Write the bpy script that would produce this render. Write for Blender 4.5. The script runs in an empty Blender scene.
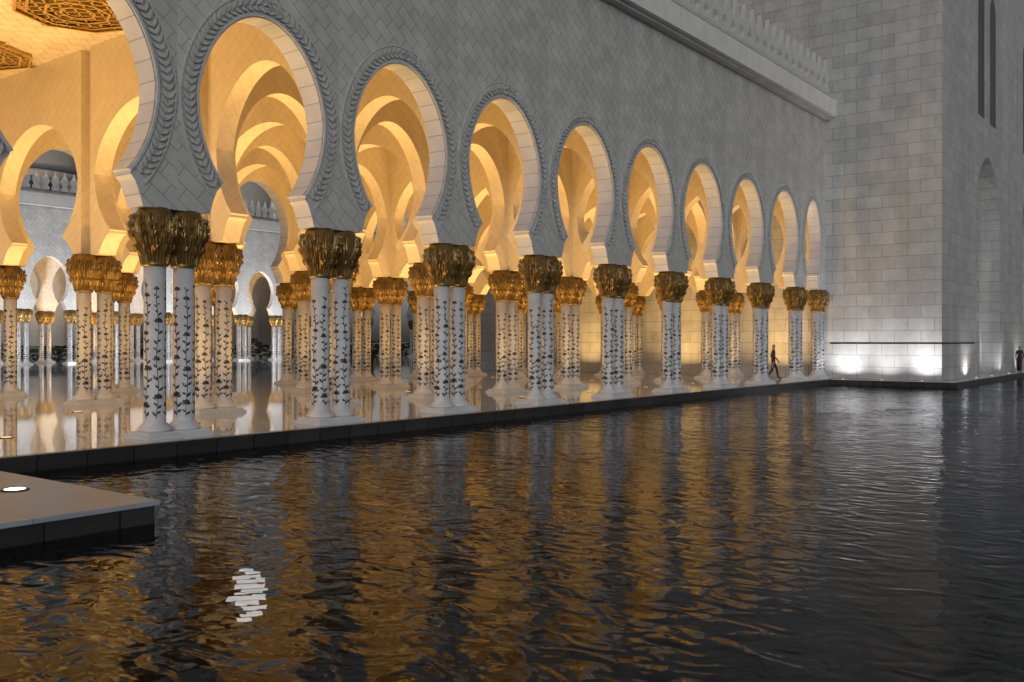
import bpy, bmesh, math, random
from mathutils import Vector, Matrix
random.seed(4)
scene=bpy.context.scene
scene.view_settings.view_transform='Standard'; scene.view_settings.look='None'; scene.view_settings.exposure=0
COL=scene.collection

# ------------------------------------------------------------------ materials
def newmat(name):
    m=bpy.data.materials.new(name); m.use_nodes=True
    nt=m.node_tree; b=nt.nodes['Principled BSDF']; return m,nt,b
def N(nt,t,**kw):
    n=nt.nodes.new(t)
    for k,v in kw.items(): setattr(n,k,v)
    return n
def stone(name,c1,c2,mort,bw,rh,msize=0.012,rot=0.0,coord='UV',rough=0.45,offset=0.5,bump=0.25,dirt=0.12,ior=1.5,streak=0.0):
    m,nt,b=newmat(name); L=nt.links.new
    b.inputs['IOR'].default_value=ior
    tc=N(nt,'ShaderNodeTexCoord'); mp=N(nt,'ShaderNodeMapping')
    L(tc.outputs[coord],mp.inputs['Vector']); mp.inputs['Rotation'].default_value=(0,0,rot)
    br=N(nt,'ShaderNodeTexBrick'); br.offset=offset
    L(mp.outputs[0],br.inputs['Vector'])
    br.inputs['Color1'].default_value=(*c1,1); br.inputs['Color2'].default_value=(*c2,1); br.inputs['Mortar'].default_value=(*mort,1)
    br.inputs['Scale'].default_value=1; br.inputs['Mortar Size'].default_value=msize
    br.inputs['Brick Width'].default_value=bw; br.inputs['Row Height'].default_value=rh; br.inputs['Mortar Smooth'].default_value=0.2
    no=N(nt,'ShaderNodeTexNoise'); no.inputs['Scale'].default_value=1.3; no.inputs['Detail'].default_value=6; no.inputs['Roughness'].default_value=0.65
    L(tc.outputs['Object'],no.inputs['Vector'])
    mr=N(nt,'ShaderNodeMapRange'); mr.inputs[1].default_value=0.3; mr.inputs[2].default_value=0.7; mr.inputs[3].default_value=1-dirt; mr.inputs[4].default_value=1+dirt*0.6
    L(no.outputs[0],mr.inputs[0])
    mx=N(nt,'ShaderNodeMix',data_type='RGBA',blend_type='MULTIPLY'); mx.inputs[0].default_value=1
    L(br.outputs['Color'],mx.inputs[6]); L(mr.outputs[0],mx.inputs[7]); col=mx.outputs[2]
    if streak:
        m2=N(nt,'ShaderNodeMapping'); m2.inputs['Scale'].default_value=(1.1,1.1,.10); L(tc.outputs['Object'],m2.inputs['Vector'])
        n2=N(nt,'ShaderNodeTexNoise'); n2.inputs['Scale'].default_value=1; n2.inputs['Detail'].default_value=5; L(m2.outputs[0],n2.inputs['Vector'])
        r2=N(nt,'ShaderNodeMapRange'); r2.inputs[1].default_value=.35; r2.inputs[2].default_value=.65; r2.inputs[3].default_value=1-streak; r2.inputs[4].default_value=1.03; L(n2.outputs[0],r2.inputs[0])
        m3=N(nt,'ShaderNodeMix',data_type='RGBA',blend_type='MULTIPLY'); m3.inputs[0].default_value=1; L(col,m3.inputs[6]); L(r2.outputs[0],m3.inputs[7]); col=m3.outputs[2]
    L(col,b.inputs['Base Color'])
    b.inputs['Roughness'].default_value=rough
    bp=N(nt,'ShaderNodeBump'); bp.inputs['Strength'].default_value=bump; bp.inputs['Distance'].default_value=0.01; bp.invert=True
    L(br.outputs['Fac'],bp.inputs['Height']); L(bp.outputs[0],b.inputs['Normal'])
    return m
M_fac=stone('facade_marble',(.49,.488,.488),(.42,.418,.418),(.28,.28,.28),0.62,0.31,0.013,math.radians(38),streak=.12,dirt=.16)
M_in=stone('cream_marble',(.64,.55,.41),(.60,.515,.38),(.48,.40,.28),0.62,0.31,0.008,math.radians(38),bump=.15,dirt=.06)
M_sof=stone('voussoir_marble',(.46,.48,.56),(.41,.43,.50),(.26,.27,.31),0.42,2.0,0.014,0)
M_plain=stone('plain_marble',(.52,.52,.515),(.46,.46,.455),(.33,.33,.33),1.4,0.7,0.012,0)
M_corn=stone('cornice_marble',(.64,.64,.635),(.60,.60,.595),(.42,.42,.42),1.8,3,0.012,0)
M_tow=stone('ashlar_marble',(.44,.44,.442),(.36,.36,.362),(.24,.24,.24),1.25,0.62,0.016,0,bump=.35,dirt=.16,streak=.15)
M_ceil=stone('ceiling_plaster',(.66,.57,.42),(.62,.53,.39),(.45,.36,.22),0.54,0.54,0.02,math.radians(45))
M_floor=stone('polished_floor_marble',(.49,.54,.66),(.44,.49,.60),(.27,.29,.35),1.08,1.08,0.012,0,coord='Object',rough=.045,offset=0,bump=.02,ior=1.65)
M_gran=stone('dark_granite',(.035,.035,.036),(.022,.022,.024),(.01,.01,.01),0.9,0.6,0.02,0,coord='Object',rough=.25)
M_slab=stone('slab_marble',(.30,.33,.39),(.27,.295,.35),(.18,.18,.19),1.2,1.2,0.008,0,coord='Object',rough=.3,offset=0)
def simple(name,c,rough=.5,metal=0,noise=0.0,nscale=8,bump=0):
    m,nt,b=newmat(name); L=nt.links.new
    b.inputs['Roughness'].default_value=rough; b.inputs['Metallic'].default_value=metal
    tc=N(nt,'ShaderNodeTexCoord'); no=N(nt,'ShaderNodeTexNoise'); no.inputs['Scale'].default_value=nscale; no.inputs['Detail'].default_value=5
    L(tc.outputs['Object'],no.inputs['Vector'])
    cr=N(nt,'ShaderNodeValToRGB'); cr.color_ramp.elements[0].position=.3; cr.color_ramp.elements[1].position=.7
    cr.color_ramp.elements[0].color=(*[x*(1-noise) for x in c],1); cr.color_ramp.elements[1].color=(*[min(1,x*(1+noise)) for x in c],1)
    L(no.outputs[0],cr.inputs[0]); L(cr.outputs[0],b.inputs['Base Color'])
    if bump:
        bp=N(nt,'ShaderNodeBump'); bp.inputs['Strength'].default_value=bump; bp.inputs['Distance'].default_value=.02
        L(no.outputs[0],bp.inputs['Height']); L(bp.outputs[0],b.inputs['Normal'])
    return m
M_shaft=simple('column_marble_inner',(.58,.58,.57),.28,0,.08,3)
M_shaftF=simple('column_marble_cooled',(.50,.51,.53),.28,0,.10,3)  # same column marble, tinted cooler and darker to offset the warm lamplight
M_inlay=simple('inlay_stone',(.035,.03,.03),.3,0,.3,20)
M_gold=simple('bronze_gold',(.175,.105,.030),.40,.55,.3,5)
M_rel=simple('carved_marble',(.45,.45,.45),.5,0,.08,4)
M_mer=simple('merlon_marble',(.50,.50,.50),.5,0,.08,4)
M_goldlat=simple('gilded_lattice',(.45,.28,.09),.45,.3,.2,9)
M_black=simple('dark_bronze',(.02,.02,.02),.4,.3,.2,9)
M_glassdark=simple('dark_glass',(.03,.03,.035),.12,0,.2,2)
M_hedge=simple('hedge_leaves',(.045,.055,.04),.8,0,.3,14)
M_ground=simple('ground_paving',(.28,.27,.26),.7,0,.1,.5)
M_skin=simple('skin',(.35,.2,.14),.5); M_cloth=simple('dark_cloth',(.02,.02,.025),.8,0,.2,6)
M_hair=simple('hair',(.015,.012,.01),.6)
def emis(name,c,s):
    m=bpy.data.materials.new(name); m.use_nodes=True; nt=m.node_tree; nt.nodes.clear()
    e=nt.nodes.new('ShaderNodeEmission'); e.inputs[0].default_value=(*c,1); e.inputs[1].default_value=s
    o=nt.nodes.new('ShaderNodeOutputMaterial'); nt.links.new(e.outputs[0],o.inputs[0]); return m
M_lampw=emis('lamp_lens_white',(1,.98,.95),4)
M_lampy=emis('lamp_lens_warm',(1,.66,.25),1.6)
M_poolrefl=emis('pool_reflection_glow',(1,.98,.97),.85)  # glow standing in for a bright reflection on the water
# water: fresnel mix of refraction and reflection
M_water=bpy.data.materials.new('pool_water'); M_water.use_nodes=True; nt=M_water.node_tree; nt.nodes.clear(); L=nt.links.new
tc=N(nt,'ShaderNodeTexCoord'); 
def wn(scale,detail,rot,sx,sy,dist=0.0):
    mp=N(nt,'ShaderNodeMapping'); mp.inputs['Rotation'].default_value=(0,0,rot); mp.inputs['Scale'].default_value=(sx,sy,1)
    L(tc.outputs['Object'],mp.inputs['Vector'])
    n=N(nt,'ShaderNodeTexNoise'); n.inputs['Scale'].default_value=scale; n.inputs['Detail'].default_value=detail; n.inputs['Roughness'].default_value=.45; n.inputs['Distortion'].default_value=dist
    L(mp.outputs[0],n.inputs['Vector']); return n
n1=wn(1.0,1.2,math.radians(-50),2.9,1.9,.8); n2=wn(1.0,1,math.radians(-20),9,7,.3)
np_=wn(1.0,2,math.radians(-40),.22,.35,.4)   # calm and ruffled patches
pr=N(nt,'ShaderNodeMapRange'); pr.inputs[1].default_value=.35; pr.inputs[2].default_value=.65; pr.inputs[3].default_value=.55; pr.inputs[4].default_value=1.3; L(np_.outputs[0],pr.inputs[0])
def mul(a):
    m=N(nt,'ShaderNodeMath',operation='MULTIPLY'); L(a,m.inputs[0]); L(pr.outputs[0],m.inputs[1]); return m.outputs[0]
b1=N(nt,'ShaderNodeBump'); b1.inputs['Strength'].default_value=1; b1.inputs['Distance'].default_value=.026; L(mul(n1.outputs[0]),b1.inputs['Height'])
b2=N(nt,'ShaderNodeBump'); b2.inputs['Strength'].default_value=1; b2.inputs['Distance'].default_value=.0032; L(mul(n2.outputs[0]),b2.inputs['Height'])
L(b1.outputs[0],b2.inputs['Normal'])
fr=N(nt,'ShaderNodeFresnel'); fr.inputs['IOR'].default_value=1.33; L(b2.outputs[0],fr.inputs['Normal'])
rf=N(nt,'ShaderNodeBsdfRefraction'); rf.inputs['Color'].default_value=(.6,.61,.62,1); rf.inputs['IOR'].default_value=1.33; rf.inputs['Roughness'].default_value=.01; L(b2.outputs[0],rf.inputs['Normal'])
gl=N(nt,'ShaderNodeBsdfGlossy'); gl.inputs['Color'].default_value=(.66,.67,.70,1); gl.inputs['Roughness'].default_value=.01; L(b2.outputs[0],gl.inputs['Normal'])
ms=N(nt,'ShaderNodeMixShader'); L(fr.outputs[0],ms.inputs[0]); L(rf.outputs[0],ms.inputs[1]); L(gl.outputs[0],ms.inputs[2])
om=N(nt,'ShaderNodeOutputMaterial'); L(ms.outputs[0],om.inputs[0])
M_pool=stone('pool_tile',(.06,.06,.06),(.017,.017,.017),(.010,.010,.010),0.45,0.45,0.02,math.radians(45),coord='Object',rough=.5,offset=0)

# ------------------------------------------------------------------ helpers
def link(o,parent=None):
    COL.objects.link(o)
    if parent: o.parent=parent
    return o
def empty(name):
    e=bpy.data.objects.new(name,None); COL.objects.link(e); return e
def mesh_from_bm(bm,name,mats,smooth=False):
    me=bpy.data.meshes.new(name); bm.normal_update(); bm.to_mesh(me); bm.free()
    for m in mats: me.materials.append(m)
    if smooth:
        for p in me.polygons: p.use_smooth=True
    return me
def obj(name,me,parent=None,loc=(0,0,0),rotz=0):
    o=bpy.data.objects.new(name,me); o.location=loc; o.rotation_euler=(0,0,rotz); return link(o,parent)
def addbox(bm,x0,x1,y0,y1,z0,z1,mi=0,uvl=None):
    v=[bm.verts.new(p) for p in ((x0,y0,z0),(x1,y0,z0),(x1,y1,z0),(x0,y1,z0),(x0,y0,z1),(x1,y0,z1),(x1,y1,z1),(x0,y1,z1))]
    fs=[(0,3,2,1),(4,5,6,7),(0,1,5,4),(1,2,6,5),(2,3,7,6),(3,0,4,7)]
    out=[]
    for k,f in enumerate(fs):
        fc=bm.faces.new([v[i] for i in f]); fc.material_index=mi; out.append(fc)
        if uvl is not None:
            for lp in fc.loops:
                c=lp.vert.co
                lp[uvl].uv = (c.x,c.y) if k<2 else ((c.x,c.z) if k in(2,4) else (c.y,c.z))
    return out
def box(name,x0,x1,y0,y1,z0,z1,mat,parent=None,bevel=0):
    bm=bmesh.new(); uvl=bm.loops.layers.uv.new('UVMap'); addbox(bm,x0,x1,y0,y1,z0,z1,0,uvl)
    o=obj(name,mesh_from_bm(bm,name,[mat]),parent)
    if bevel:
        md=o.modifiers.new('bevel','BEVEL'); md.width=bevel; md.segments=2
    return o
def lathe(bm,prof,cx,cy,seg=24,mi=0,smooth=True):
    rings=[]
    for r,z in prof:
        rings.append([bm.verts.new((cx+r*math.cos(2*math.pi*i/seg),cy+r*math.sin(2*math.pi*i/seg),z)) for i in range(seg)])
    for a,bb in zip(rings[:-1],rings[1:]):
        for i in range(seg):
            f=bm.faces.new((a[i],a[(i+1)%seg],bb[(i+1)%seg],bb[i])); f.material_index=mi; f.smooth=smooth
    f=bm.faces.new(rings[-1]); f.material_index=mi
    return rings

# ------------------------------------------------------------------ arch wall
LB=4.32
def arch_profile(W):
    ob=W/2-.76; a=W/2-.50; nk=a*.64; zc,zn,za=7.06,5.3,9.05
    pts=[]
    for i in range(8):
        s=i/7; pts.append((ob-(ob-nk-.07)*(1-(1-s)**.6 if s<1 else 1),4.6+.60*s))
    pts.append((nk+.07,5.27)); pts.append((nk,5.30))
    bb=(zc-zn)/math.sqrt(1-(nk/a)**2)
    for i in range(1,16):
        z=zn+(zc-zn)*i/15; pts.append((a*math.sqrt(max(0,1-((zc-z)/bb)**2)),z))
    for i in range(1,19):
        ph=math.pi/2*i/18; s=math.sin(ph); pts.append((a*(math.cos(ph)*.86+(1-s)*.14),zc+(za-zc)*s))
    R=pts; Lf=[(-x,z) for x,z in pts]
    return Lf+R[::-1][1:]
def wall_mesh(name,W,x0,x1,T,top,mats):
    arc=arch_profile(W)
    poly=[(x0,4.6)]+arc+[(x1,4.6),(x1,top),(x0,top)]
    bm=bmesh.new(); uvl=bm.loops.layers.uv.new('UVMap')
    F=[bm.verts.new((x,-T/2,z)) for x,z in poly]; B=[bm.verts.new((x,T/2,z)) for x,z in poly]
    f=bm.faces.new(F); f.material_index=0
    for lp in f.loops: lp[uvl].uv=(lp.vert.co.x,lp.vert.co.z)
    f2=bm.faces.new(B[::-1]); f2.material_index=1
    for lp in f2.loops: lp[uvl].uv=(lp.vert.co.x,lp.vert.co.z)
    n=len(poly); acc=0
    for i in range(n):
        j=(i+1)%n; d=math.dist(poly[i],poly[j])
        fc=bm.faces.new((F[j],F[i],B[i],B[j])); arcseg=1<=i<len(arc)
        fc.material_index=2 if arcseg else 3; fc.smooth=False
        for lp,uv in zip(fc.loops,((acc+d,.2),(acc,.2),(acc,.2+T),(acc+d,.2+T))): lp[uvl].uv=uv
        acc+=d
    f.normal_update(); f2.normal_update()
    bmesh.ops.triangulate(bm,faces=[f,f2],ngon_method='EAR_CLIP')
    bmesh.ops.recalc_face_normals(bm,faces=bm.faces[:])
    return mesh_from_bm(bm,name,mats)
def trim_mesh(name,W,y):
    arc=arch_profile(W); bm=bmesh.new()
    arc=[p for p in arc if p[1]>=5.3]
    P=[Vector(p) for p in arc]
    S=[0]
    for a,c in zip(P[:-1],P[1:]): S.append(S[-1]+(c-a).length)
    def at(s):
        s=max(0,min(S[-1]-1e-4,s))
        for i in range(len(S)-1):
            if S[i+1]>=s: break
        t=(s-S[i])/(S[i+1]-S[i]); p=P[i].lerp(P[i+1],t)
        k0=max(0,i-1);k1=min(len(P)-1,i+2); d=(P[k1]-P[k0]).normalized()
        nn=Vector((-d.y,d.x)); 
        return p,d,nn
    def prism(c,h):
        f=[bm.verts.new((q.x,y-h,q.y)) for q in c]; g=[bm.verts.new((q.x,y+.01,q.y)) for q in c]
        try:
            bm.faces.new(f)
            for i in range(len(c)): bm.faces.new((f[i],g[i],g[(i+1)%len(c)],f[(i+1)%len(c)]))
        except: pass
    K=90
    for o0,o1,h in ((.03,.09,.045),(.43,.47,.035)):
        for k in range(K):
            p,d,nn=at(S[-1]*k/K); p2,d2,n2=at(S[-1]*(k+1)/K)
            prism([p+nn*o0,p2+n2*o0,p2+n2*o1,p+nn*o1],h)
    s=.05
    while s<S[-1]-.05:
        p,d,nn=at(s); c=p+nn*.26
        sg=1 if s<S[-1]/2 else -1
        for side in (1,-1):
            a=c+nn*side*.01; e=c+nn*side*.15+d*sg*.17; m=(a+e)/2; w=(e-a).normalized(); q=Vector((-w.y,w.x))*.030
            prism([a,m+q,e,m-q],.065)
        s+=.14
    bmesh.ops.recalc_face_normals(bm,faces=bm.faces[:])
    return mesh_from_bm(bm,name,[M_rel])

# ------------------------------------------------------------------ column pair
def make_column(bm,cx,cy):
    R=.215
    lathe(bm,[(.0,.14),(.33,.14),(.34,.17),(.33,.20),(.30,.21),(.30,.235),(.28,.25),(.27,.27),(.24,.29),(R,.32),(R,3.50)],cx,cy,24,0)
    lathe(bm,[(R,3.44),(.255,3.45),(.27,3.49),(.255,3.53),(.25,3.56)],cx,cy,24,2)
    core=[(3.5,.235),(3.70,.275),(3.86,.34),(4.00,.40),(4.15,.435),(4.30,.435),(4.43,.405),(4.54,.35),(4.62,.30)]
    lathe(bm,[(r,z) for z,r in core],cx,cy,20,2)
    def rad(z):
        for (z0,r0),(z1,r1) in zip(core[:-1],core[1:]):
            if z<=z1: return r0+(r1-r0)*max(0,(z-z0)/(z1-z0))
        return core[-1][1]
    tiers=[(3.50,.46,12,0),(3.74,.50,13,.5),(3.96,.46,14,0),(4.15,.40,15,.5)]
    for z0,h,n,off in tiers:
        for k in range(n):
            a0=2*math.pi*(k+off)/n; wmax=math.pi/n*1.05
            rows=[]; NS=7
            for i in range(NS+1):
                s=i/NS; ww=wmax*(math.sin(math.pi*(.2+.66*s))**.6)*(1 if s<1 else .3)
                z=z0+h*(s if s<.85 else .85-(s-.85)*1.3)
                r=rad(min(z,4.6))+.012+.055*s**3
                row=[]
                for j,t in enumerate((-1,-.55,-.2,0,.2,.55,1)):
                    rr=r+(-.034,.010,.002,.032,.002,.010,-.034)[j]; aa=a0+ww*t
                    row.append(bm.verts.new((cx+rr*math.cos(aa),cy+rr*math.sin(aa),min(z-abs(t)*.07,4.59))))
                rows.append(row)
            for a,c in zip(rows[:-1],rows[1:]):
                for j in range(6):
                    f=bm.faces.new((a[j],a[j+1],c[j+1],c[j])); f.material_index=2
    rr=R+.003
    def cp(a,z): return bm.verts.new((cx+rr*math.cos(a),cy+rr*math.sin(a),z))
    def blade(a,z,ang,l,w):
        c,s=math.cos(ang),math.sin(ang); pts=[(0,0),(.3*l,w*.42),(.62*l,w*.5),(l,0),(.62*l,-w*.5),(.3*l,-w*.42)]
        vs=[]
        for t,q in pts:
            du=t*s+q*c; dz=t*c-q*s; vs.append(cp(a+du/rr,z+dz))
        try: f=bm.faces.new(vs); f.material_index=1
        except: pass
    rnd=random.Random(int(7+cx*100))
    for k in range(6):
        a=2*math.pi*k/6+.2; ph=rnd.random()*6; wob=rnd.uniform(.08,.14)
        zs=[.40+i*.1 for i in range(26+rnd.randrange(5))]
        for i in range(len(zs)-1):
            w=.007; aa=a+wob*math.sin(zs[i]*5+ph); ab=a+wob*math.sin(zs[i+1]*5+ph)
            f=bm.faces.new((cp(aa-w/rr,zs[i]),cp(aa+w/rr,zs[i]),cp(ab+w/rr,zs[i+1]),cp(ab-w/rr,zs[i+1]))); f.material_index=1
        z=.44; i=rnd.randrange(3)
        while z<zs[-1]:
            aa=a+wob*math.sin(z*5+ph)
            sc=1.4 if z<1.4 else (1.15 if z<2.4 else .95)
            sc*=rnd.uniform(.85,1.12)
            if i%4==2:
                for q in (-1.3,-.65,0,.65,1.3): blade(aa,z+.03,q+rnd.uniform(-.15,.15),.080*sc,.048*sc)
            else:
                sd=1 if i%2 else -1
                blade(aa,z,sd*rnd.uniform(.6,1),.10*sc,.042*sc); blade(aa,z+.05,-sd*rnd.uniform(.7,1.1),.08*sc,.036*sc)
            z+=.15+.07*rnd.random(); i+=1
def pair_mesh(shaft):
    bm=bmesh.new()
    addbox(bm,-.74,.74,-.44,.44,.0,.075,0); addbox(bm,-.68,.68,-.38,.38,.075,.14,0)
    make_column(bm,-.33,0); make_column(bm,.33,0)
    bmesh.ops.recalc_face_normals(bm,faces=[f for f in bm.faces if f.material_index==0])
    return mesh_from_bm(bm,'column_pair_mesh',[shaft,M_inlay,M_gold])
PAIR=pair_mesh(M_shaft); PAIRF=pair_mesh(M_shaftF)

def lattice_mesh():
    bm=bmesh.new(); s=1.35
    for i in range(-4,5):
        p=i*s/4
        for sg in (1,-1):
            bmt=addbox(bm,-s*1.0,s*1.0,-.03,.03,-.07,0)
            vs=set(v for f in bmt for v in f.verts)
            for v in vs:
                v.co.y+=p*.9
            for v in vs:
                x,y=v.co.x,v.co.y; c=math.cos(sg*math.pi/4); q=math.sin(sg*math.pi/4)
                v.co.x=x*c-y*q; v.co.y=x*q+y*c
    for r in (.4,.8,1.3,1.6):
        lathe(bm,[(r,-.10),(r+.08,-.10),(r+.08,-.0),(r,-.0)],0,0,8,0,False)
    return mesh_from_bm(bm,'lattice_mesh',[M_goldlat])
LAT=lattice_mesh()

ROWS=[0,4.7,10.9,17.2]; T=.56
XS=[i*LB for i in range(-4,9)]+[37.75]
FIRST=LB-.01   # inner cross walls start one bay in: the hall to the left is one wide room
arcade=empty('mosque_arcade')
cache={}
def getwall(kind,W,x0,x1,top,mats):
    k=(kind,round(W,3),top)
    if k not in cache: cache[k]=wall_mesh('wall_'+kind,W,x0,x1,T,top,mats)
    return cache[k]
trimc={}
for r,y in enumerate(ROWS):
    for i in range(len(XS)-1):
        if r in (1,2) and XS[i]<FIRST: continue
        W=XS[i+1]-XS[i]; cx=(XS[i+1]+XS[i])/2
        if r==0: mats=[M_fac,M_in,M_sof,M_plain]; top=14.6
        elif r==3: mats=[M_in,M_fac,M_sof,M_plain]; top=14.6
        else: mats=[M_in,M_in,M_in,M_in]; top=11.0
        me=getwall('long%d'%(r if r in(0,3) else 1),W,-W/2,W/2,top,mats)
        obj('arch_wall',me,arcade,(cx,y,0))
        if r==0:
            if round(W,3) not in trimc: trimc[round(W,3)]=trim_mesh('arch_carving',W,-T/2)
            obj('arch_carving',trimc[round(W,3)],arcade,(cx,y,0))
    for k,x in enumerate(XS):
        if r in (1,2) and x<FIRST: continue
        obj('column_pair',PAIRF if r==0 else PAIR,arcade,(x,y,0),math.pi*((k*7+r)%2))
for y,m in ((0,M_fac),(ROWS[3],M_fac)):
    box('wall_stub',37.752,38.098,y-T/2,y+T/2,4.6,14.6,m,arcade)
for r in range(3):
    W=ROWS[r+1]-ROWS[r]; cy=(ROWS[r+1]+ROWS[r])/2
    me=wall_mesh('wall_cross',W,-W/2+T/2+.002,W/2-T/2-.002,T-.02,10.995,[M_in,M_in,M_in,M_in])
    for i,x in enumerate(XS):
        if x>FIRST: obj('cross_arch_wall',me,arcade,(x,cy,0),math.pi/2)
        if i<len(XS)-1 and x>=-.01:
            obj('ceiling_lattice',LAT,arcade,((XS[i]+XS[i+1])/2,cy,10.99))
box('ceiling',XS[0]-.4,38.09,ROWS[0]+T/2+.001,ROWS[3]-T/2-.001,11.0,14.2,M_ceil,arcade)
box('cornice_lower',XS[0]-.4,38.09,-.62,-T/2-.002,13.50,13.60,M_plain,arcade)
box('cornice',XS[0]-.4,38.09,-.86,-T/2-.002,13.602,14.45,M_corn,arcade,0)
box('parapet',XS[0]-.4,38.09,-.7,-.2,14.605,14.75,M_plain,arcade)
box('parapet_rear',XS[0]-.4,38.09,17.1,17.6,14.605,15.0,M_plain,arcade)
def merlon_row(bm,x0,x1,y,z,pitch=.62,h=1.15):
    x=x0+pitch/2
    k=pitch/.62
    prof=[(-.22,0),(-.22,.18),(-.13,.26),(-.13,.34),(-.25,.50),(-.24,.66),(-.12,.80),(-.05,.93),(0,1.15),(.05,.93),(.12,.80),(.24,.66),(.25,.50),(.13,.34),(.13,.26),(.22,.18),(.22,0)]
    while x<x1:
        f=[bm.verts.new((x+a*k,y-.09,z+c*h/1.15)) for a,c in prof]; g=[bm.verts.new((x+a*k,y+.09,z+c*h/1.15)) for a,c in prof]
        bm.faces.new(f).normal_update(); bm.faces.new(g[::-1]).normal_update()
        for i in range(len(prof)): 
            j=(i+1)%len(prof); bm.faces.new((f[j],f[i],g[i],g[j]))
        x+=pitch
bm=bmesh.new(); merlon_row(bm,XS[0],38.0,-.45,14.75,.85,1.75); merlon_row(bm,XS[0],38.0,17.35,15.0,.85,1.6)
bmesh.ops.recalc_face_normals(bm,faces=bm.faces[:])
obj('merlons',mesh_from_bm(bm,'merlons',[M_mer]),arcade)

# ------------------------------------------------------------------ main building (tower)
tower=empty('mosque_main_building')
X0=38.1; YN=-5.96; H=27
def vwall_x(name,x,th,ys,zs,holes,mat,parent):
    bm=bmesh.new(); uvl=bm.loops.layers.uv.new('UVMap')
    for i in range(len(ys)-1):
        for j in range(len(zs)-1):
            cy=(ys[i]+ys[i+1])/2; cz=(zs[j]+zs[j+1])/2
            if any(a<cy<b_ and c<cz<d for a,b_,c,d in holes): continue
            addbox(bm,x,x+th,ys[i],ys[i+1],zs[j],zs[j+1],0,uvl)
    bmesh.ops.remove_doubles(bm,verts=bm.verts[:],dist=1e-4)
    seen={}; kill=[]
    bm.verts.index_update()
    for f in bm.faces:
        k=tuple(sorted(v.index for v in f.verts))
        if k in seen: kill+= [f,seen[k]]
        else: seen[k]=f
    if kill: bmesh.ops.delete(bm,geom=list(set(kill)),context='FACES')
    return obj(name,mesh_from_bm(bm,name,[mat]),parent)
vwall_x('west_wall',X0,.5,[YN,11.3,12.5,24],[0,1.0,4.4,H],[(11.3,12.5,1.0,4.4)],M_tow,tower)
bm=bmesh.new()
for k in range(5): addbox(bm,X0+.2,X0+.25,11.32+k*.28,11.36+k*.28,1.0,4.4)
for k in range(12): addbox(bm,X0+.19,X0+.245,11.3,12.5,1.1+k*.28,1.14+k*.28)
obj('window_lattice',mesh_from_bm(bm,'screens',[M_black]),tower)
box('window_glass',X0+.4,X0+.45,11.2,12.6,.9,4.5,M_glassdark,tower)
def tall_arch_wall():
    bm=bmesh.new(); uvl=bm.loops.layers.uv.new('UVMap')
    def arcp(cx,hw,zs,za,n=20):
        pts=[]
        for i in range(n+1):
            ph=math.pi*i/n; pts.append((cx-hw*math.cos(ph),zs+(za-zs)*(math.sin(ph)*.8+.2*(1-abs(math.cos(ph))))))
        return pts
    def panel(x0,x1,cx,hw,zs,za,top,y0,y1,mi):
        arc=arcp(cx,hw,zs,za)
        poly=[(x0,0),(cx-hw,0)]+arc+[(cx+hw,0),(x1,0),(x1,top),(x0,top)]
        F=[bm.verts.new((x,y0,z)) for x,z in poly]; B=[bm.verts.new((x,y1,z)) for x,z in poly]
        f=bm.faces.new(F); f.material_index=mi
        n=len(poly); fs=[f]
        for i in range(n):
            j=(i+1)%n
            if math.dist(poly[i],poly[j])<1e-5: continue
            fc=bm.faces.new((F[j],F[i],B[i],B[j])); fs.append(fc)
        for fc in fs:
            for lp in fc.loops:
                c=lp.vert.co; lp[uvl].uv=(c.x+(0 if fc is f else c.y),c.z)
        f.normal_update()
        bmesh.ops.triangulate(bm,faces=[f],ngon_method='EAR_CLIP')
    xs=[X0+.502,X0+18,X0+36,X0+54,X0+70]
    for a,c,cx in ((xs[0],xs[1],X0+10.9),(xs[1],xs[2],X0+25),(xs[2],xs[3],X0+43),(xs[3],xs[4],X0+61)):
        panel(a,c,cx,3.4,9.2,12.6,H,YN,YN+1.3,0)
        for s in (-1.7,1.7): 
            panel(cx+s-1.7,cx+s+1.7,cx+s,1.05,5.6,7.2,12.7,YN+1.0,YN+1.9,0)
    bmesh.ops.recalc_face_normals(bm,faces=bm.faces[:])
    return obj('pool_side_wall',mesh_from_bm(bm,'pool_side_wall',[M_tow]),tower)
tall_arch_wall()
box('inner_dark_wall',X0+.502,X0+70,YN+2.6,YN+2.9,0,13.5,M_glassdark,tower)
box('building_core',X0+.55,X0+70,YN+3.0,24,13.55,H-.01,M_tow,tower)
box('rear_wall',X0+.502,X0+70,23.5,24,0,13.5,M_tow,tower)
box('building_parapet',X0-.3,X0+70,YN-.3,24.3,H+.003,H+.8,M_plain,tower)
for cx in (X0+9.0,X0+12.2,X0+23,X0+25.6,X0+28.2):
    bm=bmesh.new(); hw=.75
    prof=[(cx-hw,14.6),(cx+hw,14.6),(cx+hw,21)]+[(cx+hw*math.cos(math.pi*k/8),21+1.1*math.sin(math.pi*k/8)) for k in range(1,8)]+[(cx-hw,21)]
    F=[bm.verts.new((x,YN-.02,z)) for x,z in prof]; B=[bm.verts.new((x,YN+.05,z)) for x,z in prof]
    bm.faces.new(F)
    for i in range(len(prof)): bm.faces.new((F[i],F[(i+1)%len(prof)],B[(i+1)%len(prof)],B[i]))
    obj('slit_window',mesh_from_bm(bm,'slit_window',[M_black]),tower)
box('string_course',X0-.012,X0-.002,YN-.012,-.5,1.80,1.88,M_black,tower)
box('string_course_side',X0-.012,X0+7.2,YN-.014,YN-.002,1.80,1.88,M_black,tower)

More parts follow.
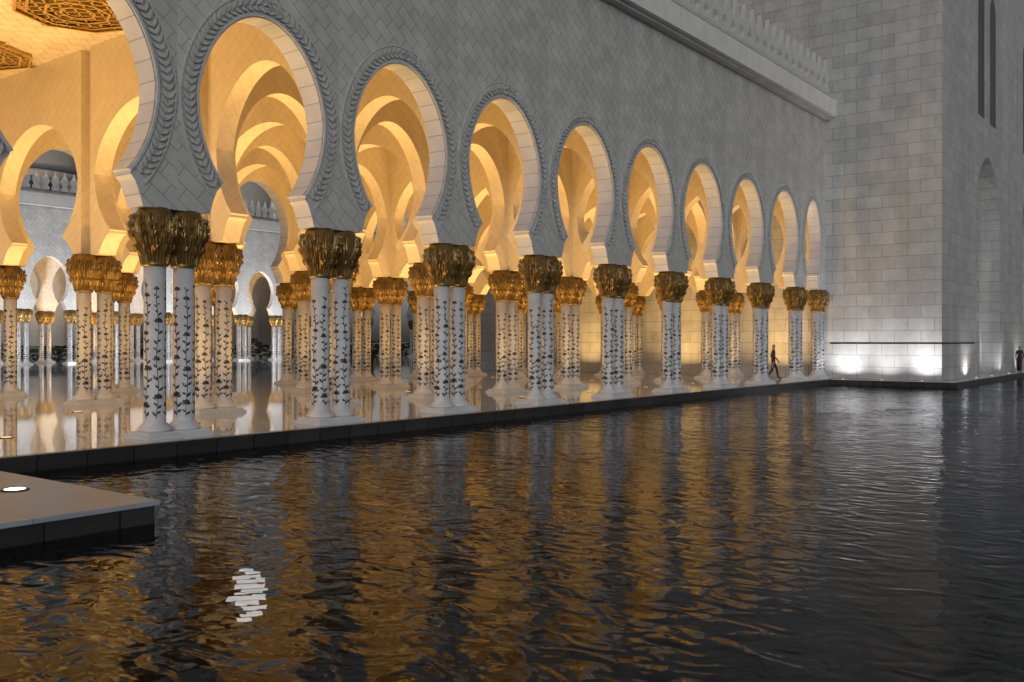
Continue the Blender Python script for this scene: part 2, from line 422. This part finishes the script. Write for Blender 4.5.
# ------------------------------------------------------------------ platform, pool, ground
plat=empty('arcade_platform')
box('platform_floor',-60,X0-1.1,-.9,95,-.9,0,M_floor,plat)
box('terrace_floor',X0-1.098,130,YN-.85,95,-.9,-.001,M_floor,plat)
box('granite_kerb',-60,X0-1.1,-.96,-.902,-.9,-.02,M_gran,plat)
box('granite_kerb_end',X0-1.16,X0-1.1-.002,YN-.91,-.962,-.9,-.02,M_gran,plat)
box('granite_kerb_side',X0-1.158,130,YN-.91,YN-.852,-.9,-.02,M_gran,plat)
box('granite_edge_band',-60,X0-1.16,-1.0,-.78,-.06,.004,M_gran,plat)
walk=empty('pool_walkway')
box('walkway_top',-16,-4.45,-6.8,-1.005,-.06,.0,M_slab,walk,.008)
box('walkway_side',-15.95,-4.50,-6.75,-1.007,-.85,-.062,M_gran,walk)
def sheet(name,x0,x1,y0,y1,z,mat):
    bm=bmesh.new(); bm.faces.new([bm.verts.new(p) for p in ((x0,y0,z),(x1,y0,z),(x1,y1,z),(x0,y1,z))])
    return obj(name,mesh_from_bm(bm,name,[mat]))
sheet('water',-60,130,-45,-.95,-.28,M_water)
sheet('pool_floor',-60,130,-45,-.8,-.80,M_pool)
sheet('ground',-1500,1500,-1500,1500,-.92,M_ground)
box('pool_terrace',-60,130,-80,-45,-.9,0,M_floor)

# ------------------------------------------------------------------ lamps
def disc_mesh(r,mat_lens):
    bm=bmesh.new(); lathe(bm,[(r*1.35,0),(r*1.35,.012),(r*1.05,.016)],0,0,20,0)
    lathe(bm,[(r,.004),(r,.018)],0,0,20,1)
    return mesh_from_bm(bm,'recessed_lamp',[M_black,mat_lens])
UP_L=disc_mesh(.06,M_lampw); UP_W=disc_mesh(.10,M_lampy)
def area(name,loc,size,power,color,direction=(0,0,1),spread=180,parent=None):
    l=bpy.data.lights.new(name,'AREA'); l.shape='DISK'; l.size=size; l.energy=power; l.color=color; l.spread=math.radians(spread)
    o=bpy.data.objects.new(name,l); o.location=loc; o.rotation_euler=Vector(direction).to_track_quat('-Z','Y').to_euler(); link(o,parent); return o
WARM=(1,.595,.20)
lampset=empty('floor_uplights')
for r in range(3):
    cy=(ROWS[r+1]+ROWS[r])/2
    for i in range(1,len(XS)-1):
        cx=(XS[i]+XS[i+1])/2
        obj('uplight_fixture',UP_W,lampset,(cx,cy,0))
        area('uplight',(cx,cy,.03),.3,245,WARM,(0,0,1),150,lampset)
for k in range(5):
    area('far_uplight',(LB*(3*k+1.5),64.5,.03),.3,1100,WARM,(0,0,1),150,lampset)
for k in range(5):
    x=14+k*9
    obj('court_fill_fixture',UP_L,lampset,(x,57,0)); area('court_fill_light',(x,57,.05),.4,900,(1,.98,.96),(0,.6,1),140,lampset)  # white fill lights with discs, added to brighten the far arcade
ups=empty('wall_uplights')
for y,p in ((-1.5,85),(-3.4,45),(-5.3,85)):
    obj('fixture',UP_L,ups,(X0-.95,y,0)); area('uplight_white',(X0-.95,y,.05),.25,p,(1,.98,.96),(.10,0,1),150,ups)
for x in (X0+5,X0+9,X0+14,X0+20):
    obj('fixture',UP_L,ups,(x,YN-.55,0)); area('uplight_white',(x,YN-.55,.05),.25,34,(1,.98,.96),(0,.2,1),140,ups)
obj('recessed_floor_lamp',disc_mesh(.13,M_lampw),None,(-5.18,-4.6,.0))
bm=bmesh.new(); rnd=random.Random(11)  # glowing slats on the pool floor, shaped to imitate a broken water reflection
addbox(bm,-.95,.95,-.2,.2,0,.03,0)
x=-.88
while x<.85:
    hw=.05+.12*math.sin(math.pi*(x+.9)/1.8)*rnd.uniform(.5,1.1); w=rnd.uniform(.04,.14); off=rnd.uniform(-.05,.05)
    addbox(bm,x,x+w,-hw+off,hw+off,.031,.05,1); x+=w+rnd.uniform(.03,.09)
obj('pool_reflection_bars',mesh_from_bm(bm,'reflection_bars',[M_black,M_poolrefl]),None,(-5.47,-9.91,-.80),math.radians(53))

# ------------------------------------------------------------------ far arcade + dome
far=empty('courtyard_arcade')
FW=getwall('far',LB,-LB/2,LB/2,14.6,[M_fac,M_in,M_sof,M_plain])
for i in range(0,22):
    x=i*LB
    for y in (62,67):
        obj('arch_wall',FW,far,(x+LB/2,y,0)); obj('column_pair',PAIRF,far,(x,y,0))
box('far_roof',0,95,62.41,66.59,11,14,M_ceil,far)
box('far_cornice',0,95,61,61.59,13.2,14.2,M_plain,far)
bm=bmesh.new(); merlon_row(bm,0,95,61.5,14.6,.8,1.6); bmesh.ops.recalc_face_normals(bm,faces=bm.faces[:])
obj('far_merlons',mesh_from_bm(bm,'far_merlons',[M_mer]),far)
def dome(name,x,y,R,z0):
    bm=bmesh.new()
    prof=[(R*1.12,z0-14),(R*1.12,z0),(R*1.16,z0+.1),(R*1.16,z0+.5),(R*1.0,z0+.6),(R*1.0,z0+2.6),(R*1.06,z0+2.7),(R*1.06,z0+3.0),(R*.97,z0+3.1)]
    for k in range(0,15):
        a=-.25+(math.pi/2+.25)*k/14; prof.append((max(.03,R*1.02*math.cos(a)),z0+4.6+R*1.12*math.sin(a)+ (R*.12*max(0,math.sin(a))**6)))
    prof+=[(.12,prof[-1][1]+.1),(.25,prof[-1][1]+.6),(.06,prof[-1][1]+1.0),(.03,prof[-1][1]+3)]
    lathe(bm,prof,0,0,48,0)
    for k in range(24):
        a=2*math.pi*k/24; c=bmesh.ops.create_cube(bm,size=1)
        for v in c['verts']:
            v.co=Vector((v.co.x*.1,v.co.y*.6,v.co.z*1.4)); v.co=Matrix.Rotation(a,3,'Z')@(v.co+Vector((R*1.0,0,0)))+Vector((0,0,z0+1.6))
        for f in set(f for v in c['verts'] for f in v.link_faces): f.material_index=1
    return obj(name,mesh_from_bm(bm,name,[M_plain,M_glassdark]),None,(x,y,0))
dome('marble_dome',34,80,6,15.5)
dome('marble_dome',62,84,5,15.5)
bm=bmesh.new(); rnd=random.Random(3)
for k in range(5000):
    x=rnd.uniform(0,110); y=74+rnd.uniform(-.6,.6); z=rnd.random()**.8*(1.7+.35*math.sin(x*.9)+.2*math.sin(x*2.3))
    s=rnd.uniform(.12,.28); q=Matrix.Rotation(rnd.random()*6,3,'Z')@Matrix.Rotation(rnd.random()*3,3,'X')
    bm.faces.new([bm.verts.new(Vector((x,y,z))+q@Vector(p)*s) for p in ((-1,-.5,0),(1,-.5,0),(1,.5,.2),(-1,.5,.2))])
obj('hedge',mesh_from_bm(bm,'hedge',[M_hedge]))

# ------------------------------------------------------------------ people
def person(name,loc,rotz,h=1.72,stride=.5,robe=False,top=None,bottom=None):
    top=top or M_cloth; bottom=bottom or M_cloth
    s=h/1.75
    st=stride
    pts=[('pel',(0,0,.95),(.15,.11)),('waist',(0,.01,1.10),(.13,.10)),('chest',(0,.02,1.30),(.17,.12)),('neck0',(0,.01,1.45),(.08,.07)),('neck',(0,.02,1.52),(.055,.055)),('head',(0,.03,1.60),(.075,.085)),('head2',(0,.03,1.69),(.08,.095)),('top',(0,.02,1.745),(.045,.05)),
     ('shL',(-.17,.01,1.42),(.065,.065)),('elL',(-.22,-.10*st-.02,1.14),(.045,.045)),('wrL',(-.21,.10*st,.92),(.03,.03)),('haL',(-.20,.16*st,.82),(.035,.022)),
     ('shR',(.17,.01,1.42),(.065,.065)),('elR',(.22,.10*st-.04,1.14),(.045,.045)),('wrR',(.21,.34*st,.95),(.03,.03)),('haR',(.20,.42*st,.86),(.035,.022)),
     ('hpL',(-.09,0,.88),(.10,.10)),('knL',(-.10,.28*st+.02,.50),(.065,.07)),('anL',(-.10,.42*st,.10),(.042,.045)),('toL',(-.10,.42*st+.17,.035),(.04,.03)),
     ('hpR',(.09,0,.88),(.10,.10)),('knR',(.10,-.08*st,.49),(.065,.07)),('anR',(.10,-.50*st,.14),(.042,.045)),('toR',(.10,-.50*st+.16,.035),(.04,.03))]
    if robe: 
        for k,p in enumerate(pts):
            if p[0][:2] in('kn','hp'): pts[k]=(p[0],p[1],(.13,.14))
            if p[0][:2]=='an': pts[k]=(p[0],p[1],(.12,.13))
    ed=[('pel','waist'),('waist','chest'),('chest','neck0'),('neck0','neck'),('neck','head'),('head','head2'),('head2','top'),('chest','shL'),('shL','elL'),('elL','wrL'),('wrL','haL'),('chest','shR'),('shR','elR'),('elR','wrR'),('wrR','haR'),('pel','hpL'),('hpL','knL'),('knL','anL'),('anL','toL'),('pel','hpR'),('hpR','knR'),('knR','anR'),('anR','toR')]
    for sd in 'LR':
        base=dict((p[0],p[1]) for p in pts)['ha'+sd]
        for k in range(4):
            nm='f%s%d'%(sd,k); pts.append((nm,(base[0]+.003,base[1]-.03+k*.02+.01,base[2]-.085+.01*abs(k-1.5)),(.009,.009))); ed.append(('ha'+sd,nm))
        nm='t'+sd; pts.append((nm,(base[0],base[1]+.055,base[2]-.035),(.01,.01))); ed.append(('ha'+sd,nm))
    idx={p[0]:i for i,p in enumerate(pts)}
    me=bpy.data.meshes.new(name); me.from_pydata([p[1] for p in pts],[(idx[a],idx[c]) for a,c in ed],[])
    o=bpy.data.objects.new(name,me); COL.objects.link(o)
    o.modifiers.new('skin','SKIN'); sub=o.modifiers.new('sub','SUBSURF'); sub.levels=2; sub.render_levels=2
    for i,p in enumerate(pts):
        me.skin_vertices[0].data[i].radius=p[2]; me.skin_vertices[0].data[i].use_root=(i==0)
    bpy.context.view_layer.update()
    dg=bpy.context.evaluated_depsgraph_get(); m2=bpy.data.meshes.new_from_object(o.evaluated_get(dg))
    o.modifiers.clear(); o.data=m2
    m2.materials.clear()
    for m in (M_skin,top,bottom,M_hair): m2.materials.append(m)
    for p in m2.polygons:
        c=p.center; p.use_smooth=True
        if c.z>1.50: p.material_index=3 if (c.z>1.68 or c.y<-.01 or (robe and c.y<.06)) else 0
        elif abs(c.x)>.165 and c.z<.93: p.material_index=0
        elif c.z>.95: p.material_index=1
        elif c.z<.09: p.material_index=3
        else: p.material_index=2
    o.location=loc; o.rotation_euler=(0,0,rotz); o.scale=(s,s,s)
    return o
person('walking_person',(35.3,1.45,0),math.radians(-150),1.78,.6,top=M_cloth,bottom=M_cloth)
person('walking_person',(56.2,-6.42,0),math.radians(90),1.62,.3,True)
person('standing_person',(29.8,26.5,0),math.radians(60),1.75,.25)
person('standing_person',(30.3,25.4,0),math.radians(100),1.68,.3,True)

# ------------------------------------------------------------------ world, sun, camera
w=bpy.data.worlds.new('World'); scene.world=w; w.use_nodes=True; nt=w.node_tree
bg=nt.nodes['Background']; sky=nt.nodes.new('ShaderNodeTexSky'); sky.sky_type='NISHITA'; sky.sun_disc=False
sky.sun_elevation=math.radians(8); sky.sun_rotation=math.radians(230); sky.dust_density=3
hs=nt.nodes.new('ShaderNodeHueSaturation'); hs.inputs['Saturation'].default_value=.03
nt.links.new(sky.outputs[0],hs.inputs['Color']); nt.links.new(hs.outputs[0],bg.inputs[0]); bg.inputs[1].default_value=.095
sl=bpy.data.lights.new('sun','SUN'); sl.energy=.12; sl.angle=math.radians(25); sl.color=(1,.98,.96)
so=bpy.data.objects.new('sun',sl); COL.objects.link(so)
so.rotation_euler=Vector((.75,.62,-.30)).to_track_quat('-Z','Y').to_euler()
cam=bpy.data.cameras.new('camera'); cam.lens=33.05; cam.sensor_width=36; cam.clip_end=4000; cam.clip_start=.05
co=bpy.data.objects.new('camera',cam); COL.objects.link(co)
co.location=(-10.97,-17.24,1.95); co.rotation_euler=(math.pi/2,0,math.radians(-52.48)); scene.camera=co
